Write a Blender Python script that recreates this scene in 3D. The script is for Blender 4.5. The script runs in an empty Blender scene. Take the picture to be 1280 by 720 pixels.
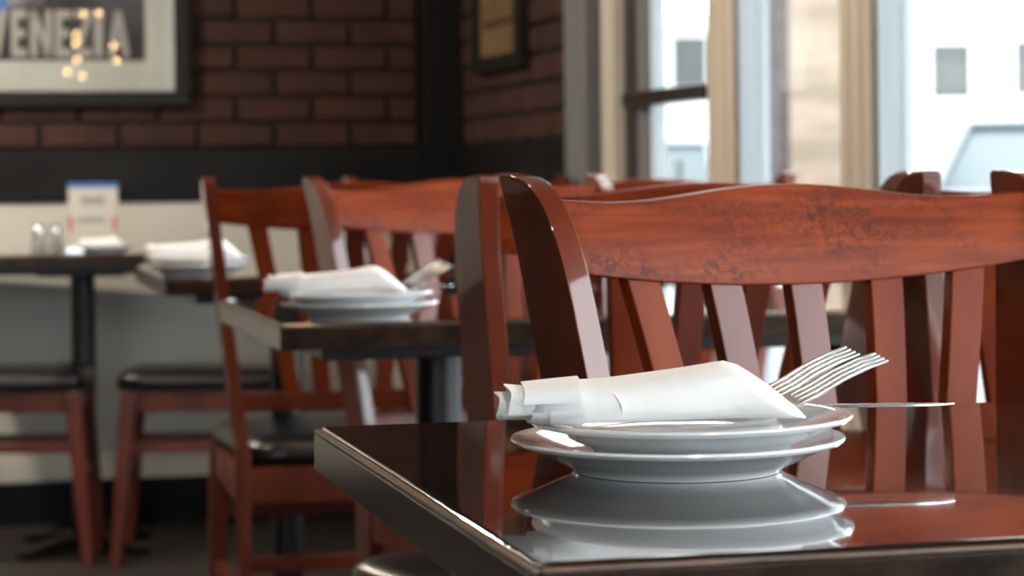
import bpy, bmesh, math, random
from mathutils import Vector, Matrix
random.seed(7)
PI = math.pi
scene = bpy.context.scene
COL = scene.collection

# ------------------------------------------------------------------ camera, world, exposure
FPX, PX0, PY0, ROLL, CZ = 2900.0, 640.0, 218.0, math.radians(0.6), 0.93
cam_d = bpy.data.cameras.new('camera')
cam_d.sensor_width = 36.0
cam_d.lens = 36.0 * FPX / 1280.0
cam_d.shift_y = -(360.0 - PY0) / 1280.0
cam_d.dof.use_dof = True
cam_d.dof.focus_distance = 1.50
cam_d.dof.aperture_fstop = 10.0
cam_d.clip_start = 0.02
cam = bpy.data.objects.new('camera', cam_d)
COL.objects.link(cam)
cam.matrix_world = Matrix.Translation((0, 0, CZ)) @ Matrix.Rotation(PI / 2, 4, 'X') @ Matrix.Rotation(-ROLL, 4, 'Z')
scene.camera = cam

world = bpy.data.worlds.new('overcast_sky')
scene.world = world
world.use_nodes = True
bg = world.node_tree.nodes['Background']
bg.inputs['Color'].default_value = (0.90, 0.96, 1.0, 1)
bg.inputs['Strength'].default_value = 10.5

scene.view_settings.view_transform = 'Standard'
scene.view_settings.look = 'None'
scene.view_settings.exposure = 0.0
scene.view_settings.gamma = 1.0
scene.view_settings.use_curve_mapping = False

# room frame: x = 0 is the inner face of the window wall (outside is +x), y = 0 the inner face of the brick wall
TH = math.radians(14.0)
K = Vector((-0.147, 6.55, 0.0))
ROOM = Matrix.Translation(K) @ Matrix.Rotation(TH, 4, 'Z')
ROOMI = ROOM.inverted()
HEAD, SILL, CEIL = 2.5, 0.40, 2.9
OPEN = [(2.31, 2.83), (2.96, 4.5), (4.64, 6.2), (6.34, 7.9), (8.04, 9.6)]
DOOR = (1.62, 2.16)

def portal(t0, t1, z0, z1):
    l = bpy.data.lights.new('window_daylight', 'AREA')
    l.shape = 'RECTANGLE'
    l.size = t1 - t0
    l.size_y = z1 - z0
    l.cycles.is_portal = True
    o = bpy.data.objects.new('window_daylight', l)
    COL.objects.link(o)
    # area lights shine along local -Z: turn it to face into the room (-x of the room frame)
    o.matrix_world = ROOM @ Matrix.Translation((0.075, -(t0 + t1) / 2, (z0 + z1) / 2)) @ Matrix.Rotation(PI / 2, 4, 'Z') @ Matrix.Rotation(-PI / 2, 4, 'X') 
for a, b in OPEN:
    portal(a, b, SILL, HEAD)
portal(DOOR[0], DOOR[1], 0.05, HEAD)

# ------------------------------------------------------------------ pixel helpers (points of the photograph at a real depth)
def ray(px, py):
    x, y = px - PX0, py - PY0
    c, s = math.cos(ROLL), math.sin(ROLL)
    return Vector(((c * x - s * y) / FPX, 1.0, -(s * x + c * y) / FPX))
def at(px, py, d):
    r = ray(px, py)
    return Vector((r.x * d, d, CZ + r.z * d))
def hit(px, py, axis, val):
    """where the line of sight meets a plane of the room frame"""
    o = ROOMI @ Vector((0, 0, CZ))
    v = ROOMI.to_3x3() @ ray(px, py)
    return o + v * ((val - o[axis]) / v[axis])

# ------------------------------------------------------------------ materials
def mat(name, col, rough=0.5, metal=0.0, coat=0.0, coat_rough=0.05, spec=0.5, emit=None, estr=0.0):
    m = bpy.data.materials.new(name)
    m.use_nodes = True
    b = m.node_tree.nodes['Principled BSDF']
    b.inputs['Base Color'].default_value = (*col, 1)
    b.inputs['Roughness'].default_value = rough
    b.inputs['Metallic'].default_value = metal
    b.inputs['Coat Weight'].default_value = coat
    b.inputs['Coat Roughness'].default_value = coat_rough
    b.inputs['Specular IOR Level'].default_value = spec
    if emit:
        b.inputs['Emission Color'].default_value = (*emit, 1)
        b.inputs['Emission Strength'].default_value = estr
    return m
def noisy(m, c1, c2, scale=(5, 5, 5), lo=0.35, hi=0.65, detail=4, rough=None, bump=0.0, bscale=None, random_obj=0.0, dist=0.0):
    nt = m.node_tree
    N, L = nt.nodes, nt.links
    b = N['Principled BSDF']
    tc = N.new('ShaderNodeTexCoord')
    mp = N.new('ShaderNodeMapping')
    mp.inputs['Scale'].default_value = scale
    L.new(tc.outputs['Object'], mp.inputs['Vector'])
    vec = mp.outputs['Vector']
    if random_obj:
        oi = N.new('ShaderNodeObjectInfo')
        mu = N.new('ShaderNodeMath'); mu.operation = 'MULTIPLY'; mu.inputs[1].default_value = 37.0
        L.new(oi.outputs['Random'], mu.inputs[0])
        va = N.new('ShaderNodeVectorMath'); va.operation = 'ADD'
        L.new(vec, va.inputs[0]); L.new(mu.outputs[0], va.inputs[1])
        vec = va.outputs[0]
    n = N.new('ShaderNodeTexNoise')
    n.inputs['Scale'].default_value = 1.0
    n.inputs['Detail'].default_value = detail
    n.inputs['Distortion'].default_value = dist
    L.new(vec, n.inputs['Vector'])
    r = N.new('ShaderNodeValToRGB')
    r.color_ramp.elements[0].position = lo; r.color_ramp.elements[0].color = (*c1, 1)
    r.color_ramp.elements[1].position = hi; r.color_ramp.elements[1].color = (*c2, 1)
    L.new(n.outputs['Fac'], r.inputs['Fac'])
    L.new(r.outputs['Color'], b.inputs['Base Color'])
    if rough:
        mr = N.new('ShaderNodeMapRange')
        mr.inputs['To Min'].default_value = rough[0]; mr.inputs['To Max'].default_value = rough[1]
        mr.inputs['From Min'].default_value = 0.3; mr.inputs['From Max'].default_value = 0.7
        L.new(n.outputs['Fac'], mr.inputs['Value']); L.new(mr.outputs[0], b.inputs['Roughness'])
    if bump:
        n2 = N.new('ShaderNodeTexNoise'); n2.inputs['Scale'].default_value = bscale or 60; n2.inputs['Detail'].default_value = 3
        L.new(tc.outputs['Object'], n2.inputs['Vector'])
        bp = N.new('ShaderNodeBump'); bp.inputs['Strength'].default_value = bump; bp.inputs['Distance'].default_value = 0.003
        L.new(n2.outputs['Fac'], bp.inputs['Height']); L.new(bp.outputs['Normal'], b.inputs['Normal'])
    return r

M = {}
M['wood'] = mat('mahogany_varnish', (0.25, 0.04, 0.012), 0.36, coat=0.15, coat_rough=0.16, spec=0.32)
noisy(M['wood'], (0.072, 0.009, 0.0033), (0.175, 0.028, 0.0072), (14, 14, 3), 0.3, 0.7, 5, random_obj=1)
M['wood_gloss'] = mat('mahogany_polished', (0.2, 0.03, 0.01), 0.4, coat=1.0, coat_rough=0.06, spec=0.2)
noisy(M['wood_gloss'], (0.075, 0.0095, 0.0035), (0.18, 0.029, 0.0075), (14, 14, 3), 0.3, 0.7, 5, random_obj=1)
M['wood_matte'] = mat('mahogany_rubbed', (0.25, 0.04, 0.012), 0.45, spec=0.12)
noisy(M['wood_matte'], (0.100, 0.0125, 0.003), (0.22, 0.036, 0.007), (14, 14, 3), 0.3, 0.7, 5, random_obj=1)
# worn top rail: grain with dark rubbed blotches and pale flecks
def worn_rail():
    m = mat('mahogany_worn', (0.3, 0.05, 0.014), 0.42, coat=0.0, spec=0.13)
    nt = m.node_tree; N, L = nt.nodes, nt.links; b = N['Principled BSDF']
    tc = N.new('ShaderNodeTexCoord')
    def tex(scale, detail, lo, hi, c1, c2, dist=0):
        mp = N.new('ShaderNodeMapping'); mp.inputs['Scale'].default_value = scale
        L.new(tc.outputs['Object'], mp.inputs['Vector'])
        n = N.new('ShaderNodeTexNoise'); n.inputs['Scale'].default_value = 1; n.inputs['Detail'].default_value = detail
        n.inputs['Distortion'].default_value = dist
        L.new(mp.outputs[0], n.inputs['Vector'])
        r = N.new('ShaderNodeValToRGB')
        r.color_ramp.elements[0].position = lo; r.color_ramp.elements[0].color = (*c1, 1)
        r.color_ramp.elements[1].position = hi; r.color_ramp.elements[1].color = (*c2, 1)
        L.new(n.outputs['Fac'], r.inputs['Fac'])
        return r.outputs['Color']
    grain = tex((7, 30, 110), 5, 0.3, 0.72, (0.140, 0.0165, 0.0035), (0.275, 0.046, 0.0080))
    blot = tex((11, 11, 22), 3, 0.42, 0.64, (0, 0, 0), (1, 1, 1))
    fine = tex((130, 130, 190), 5, 0.44, 0.62, (0, 0, 0), (1, 1, 1), 0.8)
    mul = N.new('ShaderNodeMix'); mul.data_type = 'RGBA'; mul.blend_type = 'MULTIPLY'; mul.inputs['Factor'].default_value = 1
    L.new(blot, mul.inputs['A']); L.new(fine, mul.inputs['B'])
    mx = N.new('ShaderNodeMix'); mx.data_type = 'RGBA'
    sc = N.new('ShaderNodeMath'); sc.operation = 'MULTIPLY'; sc.inputs[1].default_value = 0.8
    L.new(mul.outputs['Result'], sc.inputs[0])
    L.new(sc.outputs[0], mx.inputs['Factor'])
    L.new(grain, mx.inputs['A']); mx.inputs['B'].default_value = (0.055, 0.010, 0.006, 1)
    L.new(mx.outputs['Result'], b.inputs['Base Color'])
    return m
M['worn'] = worn_rail()
M['vinyl'] = mat('black_vinyl', (0.006, 0.006, 0.007), 0.32)
M['lacquer'] = mat('dark_table_lacquer', (0.018, 0.008, 0.005), 0.07, coat=1.0, coat_rough=0.03)
noisy(M['lacquer'], (0.010, 0.005, 0.0035), (0.030, 0.012, 0.007), (3, 22, 22), 0.3, 0.7, 5)
M['edge'] = mat('worn_table_edge', (0.02, 0.012, 0.009), 0.2, spec=0.15)
noisy(M['edge'], (0.012, 0.007, 0.005), (0.045, 0.028, 0.018), (30, 30, 60), 0.35, 0.75, 4)
M['rub'] = mat('rubbed_edge_band', (0.09, 0.045, 0.022), 0.35, coat=0.4, coat_rough=0.2)
noisy(M['rub'], (0.03, 0.016, 0.009), (0.14, 0.075, 0.04), (25, 25, 25), 0.3, 0.7, 5)
M['iron'] = mat('black_iron', (0.006, 0.006, 0.007), 0.4)
M['china'] = mat('white_china', (0.80, 0.82, 0.83), 0.10, coat=0.6, coat_rough=0.03)
M['linen'] = mat('white_napkin', (0.86, 0.86, 0.87), 0.85, spec=0.2)
noisy(M['linen'], (0.87, 0.87, 0.885), (0.91, 0.91, 0.92), (40, 40, 40), 0.3, 0.7, 3, bump=0.12, bscale=180)
M['steel'] = mat('cutlery_steel', (0.74, 0.77, 0.81), 0.24, metal=1.0)
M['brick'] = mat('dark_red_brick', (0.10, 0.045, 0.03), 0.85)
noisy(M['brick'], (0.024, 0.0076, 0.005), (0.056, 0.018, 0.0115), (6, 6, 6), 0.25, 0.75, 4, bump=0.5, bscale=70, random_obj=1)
M['mortar'] = mat('dark_mortar', (0.020, 0.016, 0.014), 0.95)
noisy(M['mortar'], (0.008, 0.006, 0.0055), (0.016, 0.012, 0.010), (20, 20, 20))
M['band'] = mat('charcoal_panel', (0.012, 0.012, 0.013), 0.5, spec=0.15)
noisy(M['band'], (0.006, 0.006, 0.0065), (0.014, 0.0135, 0.014), (4, 4, 9), 0.35, 0.75)
M['wainscot'] = mat('cream_wainscot', (0.62, 0.60, 0.54), 0.42)
noisy(M['wainscot'], (0.58, 0.565, 0.51), (0.66, 0.64, 0.58), (2, 2, 2))
M['black_paint'] = mat('black_paint', (0.004, 0.004, 0.005), 0.5, spec=0.2)
M['floor'] = mat('dark_floor', (0.03, 0.025, 0.022), 0.55)
noisy(M['floor'], (0.020, 0.017, 0.015), (0.045, 0.037, 0.032), (9, 9, 9), 0.3, 0.7, 6)
M['ceiling'] = mat('ceiling_paint', (0.42, 0.39, 0.35), 0.9)
noisy(M['ceiling'], (0.40, 0.37, 0.33), (0.44, 0.41, 0.37), (3, 3, 3))
M['trim'] = mat('cream_trim', (0.66, 0.60, 0.48), 0.45)
noisy(M['trim'], (0.68, 0.65, 0.58), (0.76, 0.73, 0.66), (25, 25, 2))
M['alu'] = mat('grey_aluminium', (0.30, 0.33, 0.35), 0.4)
noisy(M['alu'], (0.19, 0.21, 0.225), (0.23, 0.25, 0.265), (30, 30, 1.5))
M['shade'] = mat('added_shade_fabric', (0.05, 0.04, 0.035), 0.9)
noisy(M['shade'], (0.045, 0.036, 0.03), (0.06, 0.048, 0.042), (90, 90, 90))
M['bronze'] = mat('dark_bronze', (0.03, 0.022, 0.018), 0.4, metal=0.3)
M['bulb'] = mat('warm_bulb', (1, 0.7, 0.4), 0.4, emit=(1.0, 0.62, 0.28), estr=40)
M['fairy'] = mat('fairy_bulb', (1, 0.7, 0.4), 0.4, emit=(1.0, 0.60, 0.25), estr=70)
M['paper'] = mat('mat_board', (0.62, 0.60, 0.55), 0.8)
noisy(M['paper'], (0.50, 0.48, 0.44), (0.55, 0.53, 0.48), (8, 8, 8))
M['frame'] = mat('dark_frame', (0.016, 0.014, 0.013), 0.5, spec=0.15)
M['letter'] = mat('poster_lettering', (0.42, 0.37, 0.34), 0.7)
M['tan'] = mat('tan_print', (0.42, 0.27, 0.12), 0.7)
noisy(M['tan'], (0.13, 0.075, 0.03), (0.19, 0.12, 0.055), (5, 5, 12))
M['brownprint'] = mat('brown_print', (0.06, 0.03, 0.015), 0.7)
M['print'] = mat('poster_photo', (0.05, 0.04, 0.045), 0.6)
noisy(M['print'], (0.012, 0.010, 0.013), (0.10, 0.085, 0.10), (7, 7, 5), 0.35, 0.7, 4)
M['print_light'] = mat('poster_sky', (0.45, 0.40, 0.42), 0.6)
noisy(M['print_light'], (0.10, 0.08, 0.09), (0.55, 0.48, 0.48), (5, 5, 6), 0.4, 0.62, 4)
M['blue'] = mat('blue_print', (0.06, 0.16, 0.42), 0.6)
M['red'] = mat('red_print', (0.48, 0.12, 0.08), 0.6)
M['grey'] = mat('grey_print', (0.30, 0.29, 0.27), 0.6)
M['concrete'] = mat('pavement_concrete', (0.34, 0.33, 0.31), 0.9)
noisy(M['concrete'], (0.28, 0.27, 0.26), (0.40, 0.39, 0.37), (2, 2, 2))
M['asphalt'] = mat('asphalt', (0.12, 0.12, 0.125), 0.9)
noisy(M['asphalt'], (0.10, 0.10, 0.105), (0.15, 0.15, 0.155), (4, 4, 4))
M['peach'] = mat('peach_brickwork', (0.36, 0.27, 0.20), 0.9)
noisy(M['peach'], (0.17, 0.125, 0.09), (0.25, 0.19, 0.145), (1.2, 1.2, 9))
M['mauve'] = mat('mauve_brick', (0.12, 0.085, 0.08), 0.9)
noisy(M['mauve'], (0.030, 0.020, 0.020), (0.055, 0.038, 0.037), (3, 3, 14))
M['render'] = mat('pale_render', (0.62, 0.60, 0.58), 0.9)
noisy(M['render'], (0.58, 0.56, 0.54), (0.66, 0.64, 0.62), (1, 1, 1))
M['dull_glass'] = mat('facade_glass', (0.055, 0.06, 0.06), 0.3)
M['carpaint'] = mat('silver_car_paint', (0.11, 0.125, 0.14), 0.3, coat=0.6)
M['carpaint2'] = mat('white_car_paint', (0.20, 0.215, 0.23), 0.3, coat=0.6)
M['carglass'] = mat('car_glass', (0.035, 0.05, 0.055), 0.2)
M['tyre'] = mat('tyre_rubber', (0.02, 0.02, 0.02), 0.8)
M['post'] = mat('grey_post', (0.06, 0.065, 0.07), 0.6)
def glass():
    m = bpy.data.materials.new('window_glass'); m.use_nodes = True
    nt = m.node_tree; N, L = nt.nodes, nt.links
    N.remove(N['Principled BSDF'])
    t = N.new('ShaderNodeBsdfTransparent'); t.inputs[0].default_value = (0.95, 0.97, 0.97, 1)
    g = N.new('ShaderNodeBsdfGlossy'); g.inputs['Roughness'].default_value = 0.0
    lw = N.new('ShaderNodeLayerWeight'); lw.inputs['Blend'].default_value = 0.5
    pw = N.new('ShaderNodeMath'); pw.operation = 'POWER'; pw.inputs[1].default_value = 5.0
    f = N.new('ShaderNodeMath'); f.operation = 'MULTIPLY_ADD'; f.inputs[1].default_value = 0.95; f.inputs[2].default_value = 0.035
    L.new(lw.outputs['Facing'], pw.inputs[0]); L.new(pw.outputs[0], f.inputs[0])
    mx = N.new('ShaderNodeMixShader')
    L.new(f.outputs[0], mx.inputs[0]); L.new(t.outputs[0], mx.inputs[1]); L.new(g.outputs[0], mx.inputs[2])
    L.new(mx.outputs[0], N['Material Output'].inputs[0])
    return m
M['glass'] = glass()
def jar_glass():
    m = mat('jar_glass', (0.9, 0.92, 0.9), 0.05)
    b = m.node_tree.nodes['Principled BSDF']; b.inputs['Transmission Weight'].default_value = 0.85
    return m
M['jar'] = jar_glass()

# ------------------------------------------------------------------ mesh helpers
class B:
    def __init__(s): s.bm = bmesh.new()
    def add(s, vs, fs):
        v = [s.bm.verts.new(p) for p in vs]
        for f in fs:
            try: s.bm.faces.new([v[i] for i in f])
            except ValueError: pass
        return s
    def box(s, x0, x1, y0, y1, z0, z1):
        return s.hexa([(x0, y0, z0), (x1, y0, z0), (x1, y1, z0), (x0, y1, z0), (x0, y0, z1), (x1, y0, z1), (x1, y1, z1), (x0, y1, z1)])
    def hexa(s, p):
        return s.add(p, [(3, 2, 1, 0), (4, 5, 6, 7), (0, 1, 5, 4), (1, 2, 6, 5), (2, 3, 7, 6), (3, 0, 4, 7)])
    def loft(s, rings, cap=True, closed=True):
        n = len(rings[0]); vs = [p for r in rings for p in r]; fs = []
        for i in range(len(rings) - 1):
            for j in range(n if closed else n - 1):
                k = (j + 1) % n
                fs.append((i * n + j, i * n + k, (i + 1) * n + k, (i + 1) * n + j))
        if cap and closed:
            fs.append(tuple(reversed(range(n)))); fs.append(tuple(range((len(rings) - 1) * n, len(rings) * n)))
        return s.add(vs, fs)
    def lathe(s, prof, n=32, c=(0, 0, 0)):
        rings = [[(c[0] + r * math.cos(2 * PI * k / n), c[1] + r * math.sin(2 * PI * k / n), c[2] + z) for k in range(n)] for r, z in prof]
        return s.loft(rings, cap=True)
    def tube(s, pts, r, n=10):
        pts = [Vector(p) for p in pts]; rings = []
        for i, p in enumerate(pts):
            t = (pts[min(i + 1, len(pts) - 1)] - pts[max(i - 1, 0)]).normalized()
            a = t.cross(Vector((0, 0, 1)))
            if a.length < 1e-3: a = t.cross(Vector((1, 0, 0)))
            a.normalize(); b = t.cross(a)
            rr = r[i] if isinstance(r, (list, tuple)) else r
            rings.append([p + a * rr * math.cos(2 * PI * k / n) + b * rr * math.sin(2 * PI * k / n) for k in range(n)])
        return s.loft(rings)
    def sphere(s, c, r, n=12):
        prof = [(max(1e-4, r * math.sin(PI * i / n)), -r * math.cos(PI * i / n)) for i in range(n + 1)]
        return s.lathe(prof, n * 2, c)
    def prism(s, poly, x0, x1):
        """polygon in (y, z) pushed along x"""
        n = len(poly)
        return s.loft([[(x0, y, z) for y, z in poly], [(x1, y, z) for y, z in poly]])
    def build(s, name, m, parent=None, bevel=0.0, seg=2, smooth=True, ang=40, loc=None, mtx=None):
        bm = s.bm
        bmesh.ops.recalc_face_normals(bm, faces=bm.faces)
        if bevel:
            ed = [e for e in bm.edges if len(e.link_faces) == 2 and e.calc_face_angle(0) > math.radians(35)]
            bmesh.ops.bevel(bm, geom=ed, offset=bevel, segments=seg, profile=0.5, affect='EDGES', clamp_overlap=True)
        me = bpy.data.meshes.new(name)
        bm.to_mesh(me); bm.free()
        if smooth:
            for p in me.polygons: p.use_smooth = True
            me.set_sharp_from_angle(angle=math.radians(ang))
        me.materials.append(M[m])
        o = bpy.data.objects.new(name, me)
        COL.objects.link(o)
        if bevel:
            wn = o.modifiers.new('weighted_normals', 'WEIGHTED_NORMAL'); wn.keep_sharp = True; wn.weight = 80
        if parent: o.parent = parent
        if mtx is not None: o.matrix_world = mtx
        elif loc is not None: o.location = loc
        return o
def tag(o, label=None, cat=None, group=None, kind=None):
    if label: o['label'] = label
    if cat: o['category'] = cat
    if group: o['group'] = group
    if kind: o['kind'] = kind
    return o
def empty(name, label, cat, group=None, mtx=None):
    o = bpy.data.objects.new(name, None); o.empty_display_size = 0.1
    COL.objects.link(o)
    if mtx is not None: o.matrix_world = mtx
    return tag(o, label, cat, group)
def copy_obj(o, parent=None):
    c = o.copy(); COL.objects.link(c); c.parent = parent
    for ch in [x for x in KIDS.get(o.name, [])]:
        copy_obj(ch, c)
    return c
KIDS = {}
def index_kids():
    KIDS.clear()
    for x in COL.objects:
        if x.parent: KIDS.setdefault(x.parent.name, []).append(x)
def struct(o, label=None):
    return tag(o, label, kind='structure')
def interp(tab, z):
    if z <= tab[0][0]: return tab[0][1]
    for i in range(len(tab) - 1):
        if z <= tab[i + 1][0]:
            a, b = tab[i], tab[i + 1]
            t = (z - a[0]) / (b[0] - a[0])
            pm = tab[i - 1] if i > 0 else a
            pn = tab[i + 2] if i + 2 < len(tab) else b
            ma = (b[1] - pm[1]) / (b[0] - pm[0]) * (b[0] - a[0])
            mb = (pn[1] - a[1]) / (pn[0] - a[0]) * (b[0] - a[0])
            return (2*t**3-3*t*t+1)*a[1] + (t**3-2*t*t+t)*ma + (-2*t**3+3*t*t)*b[1] + (t**3-t*t)*mb
    return tab[-1][1]

# ------------------------------------------------------------------ the setting
RW, RL = 5.6, 10.6      # room width along the brick wall, length along the window wall
struct(B().box(-RW, 0.2, -RL, 0.2, -0.1, 0.0).build('floor', 'floor', mtx=ROOM, smooth=False), 'dark worn restaurant floor')
struct(B().box(-RW, 0.2, -RL, 0.2, CEIL, CEIL + 0.1).build('ceiling', 'ceiling', mtx=ROOM, smooth=False), 'plain painted ceiling')

# brick wall straight ahead: mortar body, charcoal band, cream wainscot, baseboard; the bricks are pieces of their own
Z_BAND0, Z_BAND1 = 0.865, 1.005
wallb = struct(B().box(-RW, 0.065, 0.0, 0.2, 0.0, CEIL).build('wall_back', 'mortar', mtx=ROOM, smooth=False), 'dark brick wall above a cream wainscot')
BP, BC = 0.2125, 0.0708     # brick pitch and course
def brick_mesh(l, h, dep, bev=0.004):
    o = B().box(-l / 2, l / 2, -dep / 2, dep / 2, -h / 2, h / 2).build('brick', 'brick', bevel=bev, seg=1)
    me = o.data; bpy.data.objects.remove(o)
    return me
mesh_b = brick_mesh(BP - 0.013, BC - 0.011, 0.016)
mesh_cut = {}
def lay_brick(parent, x, y, z, rot=0.0, me=None):
    o = bpy.data.objects.new('brick', me or mesh_b)
    COL.objects.link(o)
    o.parent = parent
    o.location = (x, y, z); o.rotation_euler = (random.uniform(-.012, .012), 0, rot + random.uniform(-.008, .008))
    return o
x_ref = hit(247, 178, 1, 0).x    # a joint in the lowest course
POSTW = 0.12                      # black corner post
nrow = 11
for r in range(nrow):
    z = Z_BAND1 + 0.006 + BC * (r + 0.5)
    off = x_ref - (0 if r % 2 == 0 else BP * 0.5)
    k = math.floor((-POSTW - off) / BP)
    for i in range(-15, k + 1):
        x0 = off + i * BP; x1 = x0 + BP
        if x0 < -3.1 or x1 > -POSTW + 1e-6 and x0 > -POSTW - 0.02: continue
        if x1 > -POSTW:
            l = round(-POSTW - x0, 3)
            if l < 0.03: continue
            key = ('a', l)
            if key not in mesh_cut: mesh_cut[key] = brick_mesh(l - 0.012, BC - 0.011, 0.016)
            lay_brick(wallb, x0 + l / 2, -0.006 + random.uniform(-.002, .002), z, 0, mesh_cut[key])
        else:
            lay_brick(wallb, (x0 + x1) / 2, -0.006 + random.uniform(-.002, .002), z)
o = B().box(-RW, -0.06, -0.022, 0.002, Z_BAND0, Z_BAND1).build('trim_1', 'band', mtx=ROOM, bevel=0.004); struct(o, 'charcoal band between brick and wainscot')
o = B().box(-RW, -0.06, -0.012, 0.002, 0.11, Z_BAND0).build('wainscot', 'wainscot', mtx=ROOM, smooth=False); struct(o, 'cream wainscot panelling')
o = B().box(-RW, -0.06, -0.024, 0.002, 0.0, 0.115).build('baseboard_back', 'black_paint', mtx=ROOM, bevel=0.004); struct(o, 'black baseboard under the wainscot')
o = B().box(-POSTW, 0.03, -0.10, 0.0, 0.0, CEIL).build('trim_2', 'black_paint', mtx=ROOM, bevel=0.006); struct(o, 'black corner post between the brick walls')

# window wall (right): brick length, door, pilasters, windows
T_BR = 1.19
wallr = struct(B().box(0.0, 0.065, -T_BR, 0.0, 0.0, CEIL).build('wall_right', 'mortar', mtx=ROOM, smooth=False), 'dark brick wall between corner and door')
for r in range(nrow):
    z = Z_BAND1 + 0.006 + BC * (r + 0.5)
    t = 0.10 + (0 if r % 2 else -BP * 0.5)
    while t < T_BR - 0.02:
        a, b = max(t, 0.102), min(t + BP, T_BR)
        if b - a > 0.04:
            key = ('r', round(b - a, 3))
            if key not in mesh_cut: mesh_cut[key] = brick_mesh(b - a - 0.012, BC - 0.011, 0.016)
            lay_brick(wallr, -0.006 + random.uniform(-.002, .002), -(a + b) / 2, z, PI / 2, mesh_cut[key])
        t += BP
o = B().box(-0.022, 0.002, -T_BR, -0.09, 0.0, Z_BAND1).build('trim_3', 'band', mtx=ROOM, bevel=0.004); struct(o, 'charcoal panel under the brick beside the door')
def rbox(name, m, x0, x1, t0, t1, z0, z1, label, bevel=0.004, parent=None):
    o = B().box(x0, x1, -t1, -t0, z0, z1).build(name, m, mtx=ROOM, bevel=bevel)
    return struct(o, label)
rbox('trim_4', 'alu', -0.02, 0.06, T_BR + 0.004, 1.375, 0, CEIL, 'grey metal jamb at the end of the brick')
rbox('trim_5', 'bronze', 0.02, 0.06, 1.375, 1.45, 0, CEIL, 'dark recess strip beside the door')
rbox('trim_6', 'trim', -0.005, 0.06, 1.45, 1.545, 0, CEIL, 'cream casing beside the door')
rbox('trim_7', 'bronze', 0.02, 0.06, 1.545, DOOR[0], 0, CEIL, 'dark door stop')
# door with glass and push bar
door = struct(B().box(0.025, 0.06, -DOOR[0] - 0.10, -DOOR[0], 0.02, HEAD).build('door_1', 'alu', mtx=ROOM, bevel=0.004), 'glazed aluminium entrance door')
def child(parent, b, name, m, **kw):
    o = b.build(name, m, **kw); o.parent = parent
    o.matrix_parent_inverse = Matrix.Identity(4); o.matrix_basis = Matrix.Identity(4)
    return o
child(door, B().box(0.025, 0.06, -DOOR[1], -DOOR[1] + 0.012, 0.02, HEAD), 'door_stile', 'bronze', bevel=0.003)
child(door, B().box(0.025, 0.06, -DOOR[1] + 0.012, -DOOR[0] - 0.10, 0.02, 0.26), 'bottom_rail', 'alu', bevel=0.003)
child(door, B().box(0.025, 0.06, -DOOR[1] + 0.012, -DOOR[0] - 0.10, HEAD - 0.1, HEAD), 'top_rail', 'alu', bevel=0.003)
child(door, B().box(0.040, 0.045, -DOOR[1] + 0.012, -DOOR[0] - 0.10, 0.26, HEAD - 0.1), 'pane', 'glass', smooth=False)
zb = hit(838, 119, 0, 0.0).z
child(door, B().box(-0.012, 0.032, -DOOR[1] + 0.004, -DOOR[0] - 0.008, zb - 0.016, zb + 0.016), 'push_bar', 'bronze', bevel=0.006)
# pilasters and windows
edges = [(DOOR[1], OPEN[0][0])] + [(OPEN[i][1], OPEN[i + 1][0]) for i in range(len(OPEN) - 1)] + [(OPEN[-1][1], RL)]
for i, (a, b) in enumerate(edges):
    pil = struct(B().box(0.0, 0.065, -b, -a, 0.0, HEAD).build('trim_%d' % (8 + i), 'trim', mtx=ROOM, bevel=0.004), 'cream pilaster between windows')
    if b < RL:
        child(pil, B().box(0.004, 0.065, -b - 0.022, -b, SILL, HEAD), 'metal_jamb', 'alu', bevel=0.003)
    for g in (0.3, 0.7):
        tt = a + (min(b, a + 0.15) - a) * g
        child(pil, B().box(-0.004, 0.004, -tt - 0.006, -tt + 0.006, 0.0, HEAD), 'bead', 'trim', bevel=0.002)
for i, (a, b) in enumerate(OPEN):
    w = struct(B().box(0.044, 0.049, -b, -a - 0.022, SILL, HEAD).build('window_%d' % (i + 1), 'glass', mtx=ROOM, smooth=False), 'tall shop window with clear pane')
    child(w, B().box(0.03, 0.065, -b, -a - 0.022, SILL, SILL + 0.05), 'bottom_rail', 'alu', bevel=0.003)
    child(w, B().box(0.03, 0.065, -b, -b + 0.012, SILL + 0.05, HEAD), 'stile', 'bronze', bevel=0.002)
    child(w, B().box(-0.03, 0.2, -b, -a, SILL - 0.04, SILL), 'window_sill', 'trim', bevel=0.005)
    rbox('wall_knee_%d' % (i + 1), 'band', 0.0, 0.2, a, b, 0.0, SILL - 0.04, 'low dark wall under the window')
rbox('wall_header', 'ceiling', 0.0, 0.2, 1.375, RL, HEAD, CEIL, 'wall strip above the windows')
for i, (a, b) in enumerate(OPEN[1:4]):  # unseen shades added to keep window reflections off the chair rails
    sh = struct(B().box(0.012, 0.016, -b + 0.03, -a - 0.04, 1.34, HEAD - 0.06).build('added_shade', 'shade', mtx=ROOM, smooth=False), 'added dark roller shade drawn half down, keeping window glare off the chair rails')
    child(sh, B().box(0.006, 0.022, -b + 0.03, -a - 0.04, 1.32, 1.345), 'bottom_bar', 'bronze', bevel=.003)
    child(sh, B().box(-0.005, 0.04, -b + 0.02, -a - 0.03, HEAD - 0.07, HEAD - 0.01), 'roller', 'bronze', bevel=.01)
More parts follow.
